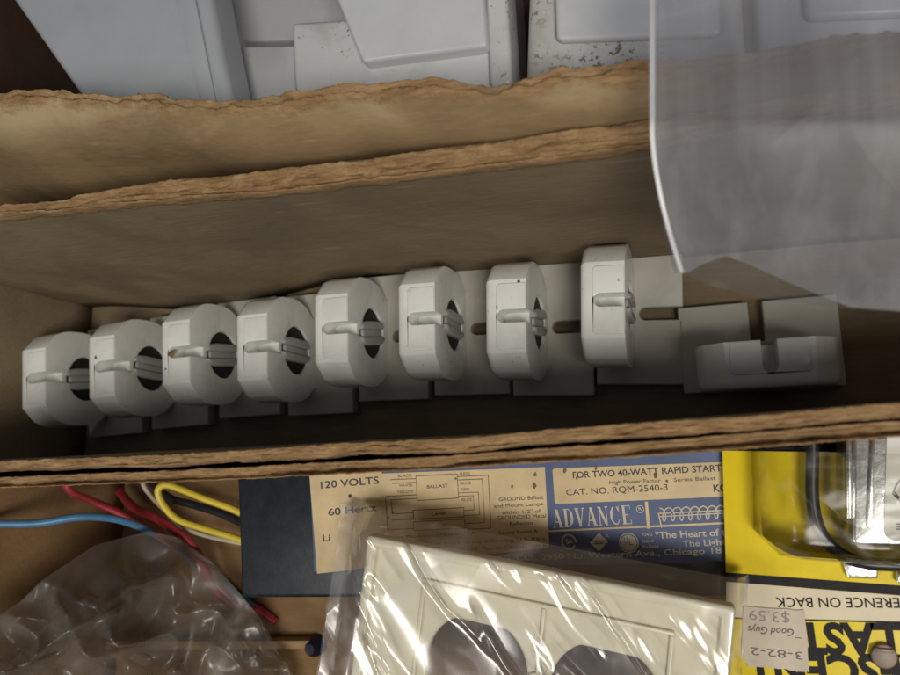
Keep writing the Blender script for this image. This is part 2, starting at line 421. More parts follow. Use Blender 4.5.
# ---- rear box
RB = thing('cardboard_box', 'rear cardboard box with worn pale rim holding bulky white plastic housings', 'box', (-60, 130, 0))
bt = MB(); bt.box(-262, 170, 76, 235, .6, 3, lambda x, y, z: (x, y - x * .09 + 2, z)); M['card_shade'] = cardboard('shade_dark_cardboard', (.07, .04, .026)); bt.build('bottom', 'card_shade', RB)  # shade of the box interior put into the cardboard colour
def rearprof(u, x, s):
    h = 1.0 * math.sin(u * math.pi) + .5 * fb(s * .05, 1, 5) + .35 * math.sin(u * 12)
    h -= 1.6 * math.exp(-((u - .55) / .08) ** 2) * step_(-.2, .2, fb(s * .03, 4, 1))
    # folds and bites along the rim
    h += 1.2 * fb(s * .03, 9, 0)
    return h
rp = [P(px, py, 108) for px, py in [(0, 111), (40, 104), (100, 107), (150, 108), (210, 112), (300, 113), (350, 101), (430, 95), (500, 97), (530, 92), (560, 88), (650, 82), (750, 71), (900, 50), (960, 44)]]
rp = [(-262, 106)] + [(p.x, p.y) for p in rp] + [(165, 56)]
rwall('side_wall', 'card_rear', RB, rp, lambda x: 3.2 + .6 * fb(x * .04, 1, 1), 108, rearprof,
      flare=lambda z, x: .045 * max(0, z - 96) ** 2 - 6.5 - (.03 + .20 * (1 - step_(-200, -80, x))) * (108 - z), out=1, wob=.8, rag=.85, seed=21)
rwall('side_wall', 'card_rear', RB, [(-262, 250), (165, 215)], 3, 108, lambda u, x, s: 0, out=1, step=3, seed=23)
rwall('end_wall', 'card_shade', RB, [(-258, 104), (-258, 250)], 3, 108, lambda u, x, s: 0, out=1, step=2, seed=24)  # same painted shade, keeps the left corner dark
rwall('end_wall', 'card_rear', RB, [(163, 64), (163, 214)], 3, 108, lambda u, x, s: 0, out=-1, step=2, seed=25)

# ---- front box
FB = thing('cardboard_box', 'front cardboard box holding ballast, loose wires and bagged parts', 'box', (-80, -90, 0))
bt = MB(); bt.box(-236, 170, -170, -12, .6, 3, lambda x, y, z: (x, y + (x + 80) * .05 if y > -50 else y, z)); bt.build('bottom', 'card_front', FB)
def frontprof(u, x, s):
    return .5 * fb(s * .06, 2, 2) - 1.2 * math.exp(-((u - .3) / .15) ** 2) + .3 * fb(s * .3, u, 4)
fr_in = [(-236, -22.6), (-181, -19.6), (-120, -16.2), (-51, -11.4), (34, -3.9), (166, 7)]
rwall('side_wall', 'card_front', FB, fr_in, lambda x: 2.9, 101.5, frontprof, out=1, wob=.2, rag=.9, seed=31)
rwall('side_wall', 'card_front', FB, [(-236, -166), (166, -166)], 3, 101, lambda u, x, s: 0, out=-1, step=3, seed=33)
rwall('end_wall', 'card_front', FB, [(-231, -166), (-231, -22.8)], 3, 101, lambda u, x, s: 0, out=1, seed=34)
rwall('end_wall', 'card_front', FB, [(163, -166), (163, 6)], 3, 101, lambda u, x, s: 0, out=-1, step=2, seed=35)

# ------------------------------------------------------------------ lampholders
def ngon(n, r, cx=0, cy=0, a0=0): return [(cx + r * math.cos(a0 + 2 * math.pi * i / n), cy + r * math.sin(a0 + 2 * math.pi * i / n)) for i in range(n)]
def xcyl(r, x0, x1, yc, zc, n=40):
    m = MB(); vs = [(x, yc + r * math.cos(2 * math.pi * i / n), zc + r * math.sin(2 * math.pi * i / n)) for x in (x0, x1) for i in range(n)]
    m.add(vs, [tuple(range(n))[::-1], tuple(range(n, 2 * n))] + [(i, (i + 1) % n, n + (i + 1) % n, n + i) for i in range(n)]); return m
def make_lampholder():
    t = thing('lampholder', '', 'lampholder', (0, 0, 0), world=False)
    # foot with an open screw slot
    p = [(0.4, -23.3), (28.2, -23.3), (28.2, -2.1)]
    p += [(16.5 + 2.1 * math.cos(a), 2.1 * math.sin(a)) for a in [math.radians(-90 - 18 * k) for k in range(0, 11)]]
    p += [(28.2, 2.1), (28.2, 23.3), (.4, 23.3)]
    m = MB(); m.prism(p, 0, 5.2); m.build('base_plate', 'plate8', t, bevel=.55, seg=3)
    # upright body: a slab with bevelled shoulders, rounded cheeks and a heavily rounded back edge
    half = [(11.3, 38), (16.6, 33.0), (18.3, 28.6), (18.8, 23), (18.6, 17), (17.2, 12), (14.9, 8.6), (13.5, 6.8), (13.3, 5.0)]
    fine = [half[0]]
    for k in range(1, len(half) - 1):              # smooth the cheek below the shoulder
        p0, p1, p2, p3 = (Vector(half[max(k - 1, 1)]), Vector(half[k]), Vector(half[k + 1]), Vector(half[min(k + 2, len(half) - 1)]))
        for q in range(4):
            u = q / 4; fine.append(tuple(.5 * ((2 * p1) + (p2 - p0) * u + (2 * p0 - 5 * p1 + 4 * p2 - p3) * u * u + (3 * p1 - p0 - 3 * p2 + p3) * u ** 3)))
    fine.append(half[-1])
    prof = [(-a, b) for a, b in fine] + fine[::-1]
    prof = prof[::-1]; n = len(prof)
    def inset(d): return [(a * (1 - d * .055), max(5.0, b - d * (1.0 if b > 30 else .6 * (b - 5) / 25))) for a, b in prof]
    secs = [(0.0, inset(1.5)), (.22, inset(.9)), (.75, inset(.38)), (1.5, inset(.1)), (2.3, inset(0)), (12.9, inset(0))]
    m = MB(); vs = [(x, a, b) for x, pr in secs for a, b in pr]; ns = len(secs)
    m.add(vs, [tuple(range(n)), tuple(range((ns - 1) * n, ns * n))[::-1]] + [(j * n + i, (j + 1) * n + i, (j + 1) * n + (i + 1) % n, j * n + (i + 1) % n) for j in range(ns - 1) for i in range(n)])
    def slot():
        g = MB(); g.prism([(5.9 + 2.0 * math.cos(a), 2.0 * math.sin(a)) for a in [math.radians(90 + 18 * k) for k in range(11)]] + [(20, -2.0), (20, 2.0)], 29.6, 43); return g
    g2_ = MB(); g2_.box(12.0, 20, -2.0, 2.0, 18, 32)
    w = xcyl(8.9, 7.2, 18, 0, 18.6)
    m.build('body', 'holder', t, bevel=.45, seg=3, cuts=[w, slot(), g2_])
    m = MB(); m.prism([(4.4, -10.1), (12.75, -10.1), (12.75, 10.1), (4.4, 10.1), (3.6, 9.2), (3.6, -9.2)], 37.5, 38.35); m.build('raised_pad', 'holder', t, bevel=.3, seg=3, cuts=[slot()])
    m = xcyl(8.75, 7.3, 11.9, 0, 18.6); m.build('well_shade', 'well_dark', t)  # black plug paints the shade inside the recessed well
    # rotor: two rounded lips with the pin slot between them
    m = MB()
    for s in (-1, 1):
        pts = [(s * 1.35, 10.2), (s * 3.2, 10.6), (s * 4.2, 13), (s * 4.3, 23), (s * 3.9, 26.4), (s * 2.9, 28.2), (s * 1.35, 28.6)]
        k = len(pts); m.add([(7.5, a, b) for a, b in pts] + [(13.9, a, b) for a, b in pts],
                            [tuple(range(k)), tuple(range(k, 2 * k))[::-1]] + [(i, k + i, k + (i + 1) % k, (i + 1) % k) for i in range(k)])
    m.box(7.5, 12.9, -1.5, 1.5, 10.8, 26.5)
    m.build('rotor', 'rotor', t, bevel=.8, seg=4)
    return t
proto = make_lampholder()
def copy_tree(o, parent=None):
    c = o.copy(); C.objects.link(c)
    if parent: c.parent = parent
    for ch in o.children: copy_tree(ch, c)
    return c
# left edge of each upright's top, its middle line, turn
tops = [(20, 380, 5), (87, 368.5, 4.5), (160, 354, 3.5), (235, 348.5, 2.5), (313, 329.5, 1.5), (397, 320, .8), (485, 317, 0), (580, 300.5, -1)]
HL = ['white lampholder at the left end of the row, touching the end of the box',
      'second white lampholder from the left end of the row, small chip at its corner',
      'third white lampholder from the left with brown grime beside its slot',
      'fourth white lampholder from the left, faintly speckled with brown dirt',
      'middle white lampholder of the row, fifth from the left, clean rounded face',
      'bright white lampholder sixth from the left, above the ballast wiring diagram',
      'seventh white lampholder from the left, brown stain at the rim of its slot',
      'tallest looking white lampholder at the right end of the aligned row, foot fully exposed']
for i, (px, py, rz) in enumerate(tops):
    o = proto if i == 0 else copy_tree(proto)
    q = P(px, py, 41.2); o.location = (q.x * S, q.y * S, 3.2 * S); o.rotation_euler = (0, 0, math.radians(rz))
    o['label'] = HL[i]; o['group'] = 'white lampholders in the narrow box'
o = copy_tree(proto); q = P(773, 387, 41.2)
o.location = (q.x * S, q.y * S, 3.2 * S); o.rotation_euler = (0, 0, math.radians(92.5))
o['label'] = 'lone white lampholder turned sideways with its slot facing away, right of the row'; o['group'] = 'white lampholders in the narrow box'

# grime stuck on three of them
hold = [o for o in C.objects if o.name.startswith('lampholder') and o.type == 'EMPTY']
hold.sort(key=lambda o: o.location.x)
for h_, dg_ in zip(hold, (4, -5, 3, -3, 6, -4, 5, -2, 88)):    # rotors turned a little differently
    for ch in h_.children:
        if ch.name.startswith('rotor'):
            a_ = math.radians(dg_); ch.rotation_euler.x = a_
            ch.location = (0, math.sin(a_) * 18.6 * S, (1 - math.cos(a_)) * 18.6 * S)
def grime(par, cx, cy, z, rx, ry, sd):
    vs = []; fs = []; R_, A_ = 5, 18
    for j in range(R_ + 1):
        for i in range(A_):
            a = 2 * math.pi * i / A_; r = j / R_; k = r * (1 + .55 * fb(math.cos(a) * 1.3, math.sin(a) * 1.3, sd))
            vs.append((cx + rx * k * math.cos(a), cy + ry * k * math.sin(a), z + (.45 * (1 - r * r) * (1 + fb(i * .6, j * .7, sd)) if r < 1 else -.25)))
    for j in range(R_):
        for i in range(A_): fs.append((j * A_ + i, j * A_ + (i + 1) % A_, (j + 1) * A_ + (i + 1) % A_, (j + 1) * A_ + i))
    mb = MB(); mb.add(vs, fs, True); mb.build('grime', 'stain', par, origin=(0, 0, 0))
grime(hold[2], 5.0, -.4, 38.3, 1.8, 1.1, 3.1)
grime(hold[1], 4.6, 3.6, 38.3, .6, .8, 5.2); grime(hold[1], .5, 10.2, 36.9, .6, .9, 2.2)
grime(hold[2], 2.6, -5.6, 37.95, .35, .5, 7.7)
grime(hold[6], 3.9, 2.6, 38.3, .25, .9, 9.3); grime(hold[6], 10.6, 10.3, 37.8, .7, 1.1, 4.4)
# ------------------------------------------------------------------ rear housings
def quad_prism(mb, px, z0, z1, shrink=0):
    pts = [P(a, b, z1) for a, b in px]
    c = sum(pts, Vector()) / len(pts)
    pts = [(p.x, p.y) for p in pts]
    ar = sum(a[0] * b[1] - b[0] * a[1] for a, b in zip(pts, pts[1:] + pts[:1]))
    if ar < 0: pts = pts[::-1]
    mb.prism(pts, z0, z1)
t = thing('plastic_housing', 'smooth bluish white slab housing at the far left of the rear box', 'housing', (-165, 130, 0), group='white housings in the rear box')
m = MB(); quad_prism(m, [(-30, -60), (200, -60), (232, 110), (103, 130)], 70, 84); m.build('cover', 'housing_smooth', t, bevel=2.6, seg=5)
m = MB(); quad_prism(m, [(-45, -90), (160, -90), (235, 125), (118, 140)], 3.2, 69.8); m.build('body', 'housing', t, bevel=2, seg=3)
m = MB(); quad_prism(m, [(160, -60), (183, -60), (216, 104), (200, 104)], 84.1, 84.9); m.build('rim', 'housing_smooth', t, bevel=.35)
t = thing('plastic_housing', 'middle white housing with a raised rectangular block and rounded corner', 'housing', (-75, 110, 0), group='white housings in the rear box')
def rounded(px, z, r, which):
    pts = [P(a, b, z).to_2d() for a, b in px]; out = []
    n = len(pts)
    for i, p in enumerate(pts):
        if i in which:
            a = (pts[i - 1] - p).normalized(); b = (pts[(i + 1) % n] - p).normalized()
            s = p + a * r; e = p + b * r
            for k in range(9):
                u = k / 8; out.append(tuple(s * (1 - u) ** 2 + p * 2 * u * (1 - u) + e * u * u))
        else: out.append(tuple(p))
    ar = sum(a[0] * b[1] - b[0] * a[1] for a, b in zip(out, out[1:] + out[:1]))
    return out if ar > 0 else out[::-1]
m = MB(); m.prism(rounded([(225, 47), (505, 40), (516, 110), (222, 130)], 62, 3, ()), 3.2, 62); m.build('body', 'housing', t, bevel=.8)
m = MB(); m.prism(rounded([(226, -60), (498, -60), (503, 36), (226, 42)], 40, 3, ()), 3.2, 40); m.build('rear_body', 'housing', t, bevel=.8)
m = MB(); m.prism(rounded([(291, 22), (494, 8), (518, 110), (380, 122), (294, 101)], 72, 6, (4,)), 62.2, 72); m.build('flange', 'housing_dirty', t, bevel=1.6, seg=4)
m = MB(); m.prism(rounded([(308, -70), (478, -70), (487, 46), (362, 62)], 76.5, 1, ()), 40.3, 76.5); m.build('raised_block', 'housing', t, bevel=1.2, seg=4)
m = MB(); m.prism(rounded([(482, -70), (503, -70), (512, 84), (489, 88)], 74.5, 1, ()), 62.3, 74.5); m.build('rim', 'housing_dirty', t, bevel=1.5, seg=4)
t = thing('plastic_housing', 'dirty white housing with rounded rim and brown specks, half under the frosted sheet', 'housing', (-15, 100, 0), group='white housings in the rear box')
m = MB(); m.prism(rounded([(530, -60), (738, -60), (748, 82), (525, 90)], 76, 4, (3,)), 3.2, 76); M['gritty'] = whiteplastic('gritty_housing_white', (.56, .57, .56), amount=.6, rough=.4, speck=.55, soft=(.4, .65)); m.build('body', 'gritty', t, bevel=2.2, seg=5)
m = MB(); m.prism(rounded([(553, -60), (715, -60), (722, 34), (556, 40)], 79, 2, (2, 3)), 76.1, 79); m.build('raised_block', 'housing', t, bevel=1.6, seg=4)
t = thing('plastic_housing', 'rightmost pale housing wholly beneath the frosted plastic sheet', 'housing', (60, 100, 0), group='white housings in the rear box')
m = MB(); m.prism(rounded([(757, -60), (1000, -60), (1000, 50), (760, 66)], 80, 4, (3,)), 3.2, 80); m.build('body', 'housing', t, bevel=2.2, seg=5)
m = MB(); m.prism(rounded([(800, -60), (1000, -60), (1000, 10), (806, 18)], 83, 2, (3,)), 80.1, 83); m.build('raised_block', 'housing', t, bevel=1.6, seg=4)

# ------------------------------------------------------------------ ballast
ZB = 45.0
BA = thing('ballast', 'long black ballast with blue and cream printed label', 'ballast', (-60, -35, 3.2))
A0 = P(309, 473, ZB); ang = math.radians(4.6)
e1 = Vector((math.cos(ang), math.sin(ang))); e2 = Vector((-e1.y, e1.x))
def bl(u, v): q = A0.to_2d() + e1 * u + e2 * v; return (q.x, q.y)
m = MB(); m.prism([bl(-27.2, -38.6), bl(150, -38.6), bl(150, -.2), bl(-27.2, 1.4)], 3.2, ZB); m.build('case', 'black_case', BA, bevel=1.3, seg=4)
# label sheet
lab = MB(); lab.prism([bl(.3, -30.6), bl(148, -29.4), bl(148, -1.5), bl(.3, 1.0)], ZB + .02, ZB + .14); LB = lab.build('label', 'blue', BA)
z1 = ZB + .24; z2 = ZB + .34; z3 = ZB + .42
def pp(*pts, z=ZB): return [P(a, b, z).to_2d() for a, b in pts]
m = MB()
m.flat(pp((309.5, 471), (381.5, 466.5), (382.3, 473.5), (545, 467), (549.5, 547.5), (317.5, 573.5)), z1)
r = rounded([(552.5, 468.5), (735, 461.5), (735, 496), (555, 504)], ZB, .9, (0, 3)); m.flat([Vector(a) for a in r], z1)
m.poly(pp((549, 531.0), (735, 522.5)), .5, z1)                     # rules of the blue field
m.poly(pp((646.5, 503), (648.5, 527)), .8, z1)
m.build('cream_panel', 'cream', LB)
# dark printing
m = MB()
text(m, '120 VOLTS', (321, 488.5), (379, 483.5), 2.15, z2, .014)
text(m, '60 Hertz', (328.5, 515.8), (376.5, 510.8), 2.15, z2, .014)
text(m, 'Li', (323, 541.5), (330.5, 541), 2.1, z2, .012)
c_ = P(350.5, 496, ZB); m.flat(ngon(14, .62, c_.x, c_.y), z2)
text(m, 'FOR TWO 40-WATT RAPID START', (573, 478.3), (722, 471.2), 1.75, z2, .014)
text(m, 'CAT. NO. RQM-2540-3', (566.5, 495.5), (668, 490.3), 1.7, z2, .0)
text(m, 'KO', (714, 492), (728, 491.3), 1.9, z2, .02)
text(m, 'GROUND Ballast', (499, 501.3), (543.5, 499), 1.05, z2)
text(m, 'and Mount Lamps', (494, 508), (543, 505.5), 1.0, z2)
text(m, 'within 1/2" of', (502, 514.5), (541, 512.5), 1.0, z2)
text(m, 'GROUNDED Metal', (497, 519.8), (546, 517.5), 1.05, z2)
text(m, 'Reflector', (510, 525.5), (534, 524.4), 1.0, z2)
text(m, 'Sound Rated A', (499, 534.5), (538, 532.8), .95, z2)
text(m, 'BALLAST', (427, 488.5), (448, 487.2), .95, z2)
text(m, 'LAMP', (432, 515.8), (446, 515.0), .85, z2)
text(m, 'LAMP', (432, 527.6), (446, 526.8), .85, z2)
m.build('dark_lettering', 'ink', LB)
m = MB()
text(m, 'BLACK', (398, 477.4), (412, 476.8), .8, z2); text(m, 'WHITE', (399, 487), (412.5, 486.4), .8, z2); text(m, 'YELLOW', (397, 493.2), (413.5, 492.5), .8, z2)
text(m, 'RED', (460, 475.4), (470, 474.9), .8, z2); text(m, 'BLUE', (460.5, 484.7), (471, 484.2), .8, z2)
text(m, 'RED', (461, 491), (469.5, 490.6), .8, z2); text(m, 'BLUE', (462, 501.2), (472, 500.7), .8, z2)
text(m, 'Ballast Manufactured Made in U.S.A.', (390, 539), (476, 534.5), .95, z2)
text(m, 'Under one or more of the following U.S. Pats.', (400, 546.5), (547, 540), .95, z2)
text(m, '2,346,258  Pat. in Canada 1956', (448, 551.5), (546, 547), .95, z2)
text(m, 'High Power Factor', (609.5, 484.3), (661, 482.2), 1.0, z2, .004); text(m, 'Series Ballast', (674, 481.8), (716, 480), 1.0, z2, .004)
c_ = P(667, 481, ZB); m.flat(ngon(10, .36, c_.x, c_.y), z2)
W = .17
def PL(*pts, w=W): m.poly(pp(*pts), w, z2)
def RECT(a, b, c, d): PL(a, b, c, d, a)
RECT((416.3, 476), (457.5, 474), (459, 498), (417.8, 500.5))
RECT((413.5, 510.2), (464, 507.6), (464.7, 516.6), (414, 519.2)); RECT((413.8, 521.6), (465, 519), (465.6, 528), (414.3, 530.4))
PL((391, 479.7), (416.5, 478.6)); PL((393, 483.4), (416.7, 482.3)); 
PL((417.5, 494.8), (386, 496.4), (388, 529.6), (414.2, 528.4)); PL((417.6, 498.3), (391.6, 499.8), (392.8, 513.6), (413.6, 512.8))
PL((392.3, 520), (413.9, 519))
PL((458, 476.6), (488.5, 475.2), (491.5, 528), (465.6, 529.2)); PL((458, 480), (482.5, 479), (485, 522.4), (465.2, 523.4))
PL((458.6, 493), (478.6, 492.1), (480, 514.6), (464.6, 515.4)); PL((458.8, 496.3), (473.6, 495.6), (474.6, 509.7), (464.2, 510.3))
for a in ((388.6, 517.7), (392.9, 512.2), (456, 478.6)):
    q = P(*a, ZB); m.flat(ngon(10, .34, q.x, q.y), z2)
m.build('fine_lettering', 'inkfaint', LB)
# pale printing on the blue field
m = MB()
def serif_word(word, a, b, cap, z):
    """Condensed bold roman capitals with slab serifs, drawn stroke by stroke in a 0..1 cell."""
    G = {
     'A': [((.12, 0), (.46, 1), .08), ((.46, 1), (.80, 0), .24), ((.24, .30), (.68, .30), .07), ((0, .03), (.26, .03), .06), ((.60, .03), (1.0, .03), .06)],
     'D': [((.22, 0), (.22, 1), .24), ((.02, .97), (.5, .97), .06), ((.02, .03), (.5, .03), .06), ((.5, .97), (.74, .84), .12), ((.74, .84), (.82, .5), .22), ((.82, .5), (.74, .16), .22), ((.74, .16), (.5, .03), .12)],
     'V': [((.18, 1), (.50, 0), .24), ((.50, 0), (.84, 1), .08), ((0, .97), (.40, .97), .06), ((.70, .97), (1.0, .97), .06)],
     'N': [((.16, 0), (.16, 1), .08), ((.16, 1), (.78, 0), .24), ((.82, 0), (.82, 1), .08), ((0, .03), (.32, .03), .06), ((.68, .97), (1.0, .97), .06), ((.0, .97), (.2, .97), .06)],
     'C': [((.86, .74), (.72, .96), .10), ((.72, .96), (.40, .95), .09), ((.40, .95), (.18, .72), .18), ((.18, .72), (.18, .28), .24), ((.18, .28), (.40, .05), .18), ((.40, .05), (.72, .05), .09), ((.72, .05), (.88, .28), .08), ((.87, .70), (.87, 1), .06)],
     'E': [((.24, 0), (.24, 1), .24), ((.04, .97), (.82, .97), .06), ((.04, .03), (.84, .03), .06), ((.3, .5), (.62, .5), .07), ((.62, .38), (.62, .62), .06), ((.83, .78), (.83, 1.0), .06), ((.86, 0), (.86, .24), .06)]}
    A = P(*a, ZB).to_2d(); B = P(*b, ZB).to_2d(); d = (B - A); L = d.length; d.normalize(); nn = Vector((-d.y, d.x))
    cw = L / len(word)
    for i, ch in enumerate(word):
        for k, (p, q, w) in enumerate(G[ch]):
            f = lambda t: A + d * (cw * (i + .05 + t[0] * .90)) + nn * (cap * t[1])
            a1, b1 = f(p), f(q)
            hor = abs(p[1] - q[1]) < .01
            ww = w * cw * (.9 if not hor else 1.3)
            dd = (b1 - a1).normalized(); n2 = Vector((-dd.y, dd.x)) * ww / 2
            if hor: m.flat([a1 - n2, b1 - n2, b1 + n2, a1 + n2], z1)
            else:
                e = d * ww / 2; m.flat([a1 - e, a1 + e, b1 + e, b1 - e], z1)
serif_word('ADVANCE', (553, 527.8), (634, 523.8), 5.1, z1)
text(m, 'R', (638.8, 510.2), (641.6, 510.0), .85, z1, .01)
def ring(cx, cy, r, w, z, n=26, sq=1.0, gap=None):
    q = P(cx, cy, ZB)
    for k in range(n):
        a, b = 2 * math.pi * k / n, 2 * math.pi * (k + 1) / n
        if gap and gap[0] < math.degrees(a) < gap[1]: continue
        m.flat([(q.x + r * math.cos(a), q.y + r * math.sin(a) * sq), (q.x + r * math.cos(b), q.y + r * math.sin(b) * sq), (q.x + (r - w) * math.cos(b), q.y + (r - w) * math.sin(b) * sq), (q.x + (r - w) * math.cos(a), q.y + (r - w) * math.sin(a) * sq)], z)
ring(640.2, 509, 1.05, .2, z1)
# coil drawing
coil = []
for k in range(0, 200):
    u = k / 199; a = u * 9 * 2 * math.pi
    coil.append((660 + u * 78 + 3.4 * math.sin(a), 514.5 - u * 3.4 - 6.5 * math.cos(a)))
m.poly(pp(*coil), .30, z1)
m.poly(pp((735, 509.6), (658.5, 513.3), (661.5, 527)), .34, z1); m.poly(pp((735, 512.4), (660, 516.4)), .30, z1)
# approval marks: encircled letters, lozenge, disc
ring(569, 541.6, 2.15, .45, z1, gap=(330, 391)); text(m, 'SA', (566.3, 543.6), (572.6, 543.3), 1.25, z1, .03)
q = [P(599 + a, 542 + b, ZB).to_2d() for a, b in ((-9.2, .4), (0, 9.2), (9.2, -.4), (0, -9.2))]; m.flat(q, z1)
text(m, 'R', (606.5, 537.2), (609, 537.1), .7, z1, .01)
q = P(628.8, 542.6, ZB); m.flat(ngon(26, 2.65, q.x, q.y), z1)
text(m, '704G', (641.5, 536.6), (652.5, 536), .85, z1, .01); text(m, 'Listed', (642.5, 542.6), (653.5, 542), .85, z1, .01); text(m, 'Ballast', (642.5, 548.3), (659, 547.5), .85, z1, .01)
text(m, '"The Heart of the', (656, 538.7), (737, 534.8), 1.75, z1, .02)
text(m, 'The Lighting', (683, 546.8), (739, 544), 1.6, z1, .02)
text(m, 'MFG. CO., 2950 No. Western Ave., Chicago 18', (490, 561.8), (722, 553.2), 1.55, z1, .012)
m.build('pale_lettering', 'paleink', LB)
m = MB()
m.poly(pp((595.5, 541.2), (602.5, 540.8)), .3, z2); m.poly(pp((594.8, 543.4), (603, 543)), .3, z2)
q = P(628.8, 542.6, ZB)
ring(628.8, 542.6, 2.35, .22, z2)
text(m, 'U', (624.6, 543.4), (628.3, 543.2), 1.7, z2, .004); text(m, 'L', (629.6, 545.2), (633.2, 545), 1.7, z2, .004)
m.build('mark_lettering', 'blue', LB)
m = MB()                                          # brown spots and smears on the paper
for (cx, cy, r_) in ((534.5, 485.5, .95), (535.5, 474.5, .75), (512.5, 486.5, .5), (565, 470.5, .8), (596, 468, .6), (655.5, 475.5, .9), (577, 478, .55)):
    q = P(cx, cy, ZB)
    m.flat([(q.x + r_ * (.75 + .35 * fb(math.cos(a) + cx, math.sin(a), 2)) * math.cos(a) * .8, q.y + r_ * 1.25 * (.75 + .35 * fb(math.cos(a) + cx, math.sin(a), 5)) * math.sin(a)) for a in [2 * math.pi * k / 18 for k in range(18)]], z3)
m.build('brown_spot', 'stain', LB)
# lead wires out of its end
def wirep(pts, r, mat, root=None, name='lead_wire', org=None, lbl=None):
    mb = MB(); mb.tube([P(a, b, z) for a, b, z in pts], r, 12)
    o = mb.build(name, mat, root, origin=org)
    if lbl and root: o['label'] = lbl
    return o
wirep([(250, 517, 26), (230, 508, 27), (205, 499, 29), (180, 489, 30), (166, 485, 31), (158, 490, 32), (162, 503, 31), (177, 519, 29), (205, 529, 27), (232, 537, 25), (252, 544, 24)], 1.25, 'wire_yellow', BA, lbl='yellow lead wire looping back on itself')
wirep([(250, 527, 22), (222, 514, 20), (190, 504, 19), (172, 499, 17), (155, 487, 15), (148, 478, 13), (142, 460, 10)], 1.5, 'wire_black', BA, lbl='black lead wire beneath the yellow loop')
wirep([(250, 545, 18), (225, 540, 17), (200, 534, 16), (178, 524, 15), (162, 508, 14), (150, 495, 13), (143, 484, 14), (138, 462, 12)], .85, 'wire_white', BA, lbl='thin white lead wire')

# loose wires
def loosewire(name, pts, r, mat, label):
    o = P(*pts[len(pts) // 2]); return tag(wirep(pts, r, mat, None, name, (o.x, o.y, 0)), label, 'wire', 'loose coloured wires')
loosewire('wire', [(-40, 524, 74), (0, 524, 66), (40, 523, 58), (80, 517, 50), (115, 519, 40), (145, 529, 30), (170, 543, 22), (195, 562, 14), (230, 590, 7), (262, 612, 4.8)], 1.35, 'wire_blue', 'blue insulated wire running in from the left edge')
loosewire('wire', [(60, 470, 40), (70, 491, 38), (90, 500, 35), (118, 512, 31), (142, 525, 28), (168, 540, 25), (188, 552, 22), (204, 570, 17), (214, 590, 12), (235, 606, 8), (262, 612, 5.5), (276, 622, 4.8)], 1.4, 'wire_red', 'long red insulated wire starting under the cardboard rim')
loosewire('wire', [(118, 490, 16), (134, 508, 17), (152, 516, 19), (172, 528, 20), (192, 546, 19), (206, 566, 13), (222, 590, 9), (240, 603, 6), (262, 611, 4.9)], 1.7, 'wire_red', 'shorter thicker red wire lying beneath the long red one')

# ------------------------------------------------------------------ wall plate (back side up) in its clear bag
ZP = 65.0
WP = thing('wall_plate', 'ivory duplex outlet wall plate lying face down in clear film', 'wall plate', (-45, -60, 58))
W0 = P(367, 535, ZP); wa = math.radians(-7); f1 = Vector((math.cos(wa), math.sin(wa))); f2 = Vector((-f1.y, f1.x))
def wl(u, v): q = W0.to_2d() + f1 * u + f2 * v; return (q.x, q.y)
def wbox(mb, u0, u1, v0, v1, za, zb): mb.prism([wl(u0, v0), wl(u1, v0), wl(u1, v1), wl(u0, v1)], za, zb)
def hole(u, v, r=13.9):
    h = MB(); pts = []
    for k in range(48):
        a = 2 * math.pi * k / 48; x = r * math.cos(a); y = max(-11.9, min(11.9, r * math.sin(a))); pts.append(wl(u + x, v + y))
    h.prism(pts, 40, 80); return h
m = MB(); wbox(m, 0, 96, -60, 0, 59.6, ZP)
cut = MB(); wbox(cut, 3.0, 93.0, -57.2, -2.8, ZP - 2.0, ZP + 5)
hs = [hole(34.5, -29.4), hole(68, -29.0)]
org = Vector(WP['_org'])
def recentre(mb):
    mb.v = [v - org for v in mb.v]; return mb
for h in hs + [cut]: recentre(h)
m.build('plate', 'ivory', WP, bevel=.9, seg=4, cuts=[cut] + hs)
m = MB()
zr = ZP - 1.98
for (u0, u1, v0, v1, hh) in ((17.5, 83, -9.8, -8.8, 1.2), (17.5, 83, -50, -49, 1.2), (17.5, 18.5, -49, -9.8, 1.2), (82, 83, -49, -9.8, 1.2), (50.6, 51.5, -26, -9.8, 1.2), (50.6, 51.5, -49, -33, 1.2)):
    wbox(m, u0, u1, v0, v1, zr, zr + hh)
m.build('rib', 'ivory', WP, bevel=.3, seg=2)
m = MB(); m.prism(ngon(24, 3.4, *wl(51.1, -29.4)), zr, zr + 1.1); m.build('screw_boss', 'ivory', WP, bevel=.3)

# clear film round the plate
def grid(fn, nu, nv):
    vs = [fn(i / nu, j / nv) for j in range(nv + 1) for i in range(nu + 1)]
    fs = [(j * (nu + 1) + i, j * (nu + 1) + i + 1, (j + 1) * (nu + 1) + i + 1, (j + 1) * (nu + 1) + i) for j in range(nv) for i in range(nu)]
    m = MB(); m.add(vs, fs, True); return m
PB = thing('plastic_bag', 'crinkled clear plastic bag stretched over the ivory wall plate', 'plastic bag', (-50, -60, 46))
def ftop(a, b):
    u = -13.5 + a * 112.5; v = 5.5 - b * 74
    skew = (b) * -1.5 * (1 - a)
    x, y = wl(u + skew, v)
    z = ZP + .9
    if u < 0: z -= 11 * (min(1, -u / 9)) ** 1.1
    if v > 0: z -= 3.0 * (v / 5.5) ** .8 * 2.2
    if u > 96: z -= (u - 96) * 2.5
    w = fb(x * .022, y * .022, 3, 2) * 1.5 + abs(fb((x + y) * .035, (x - y) * .012, 8, 2)) * 1.5
    r1 = max(0, 1 - abs(fb(x * .045 + y * .03, y * .012, 12)) * 7) * 1.1
    edge = min(1, min(a, 1 - a, b * 1.5, 1) * 8 + .25)
    return (x, y, z + (max(w, -.5) + r1) * edge)
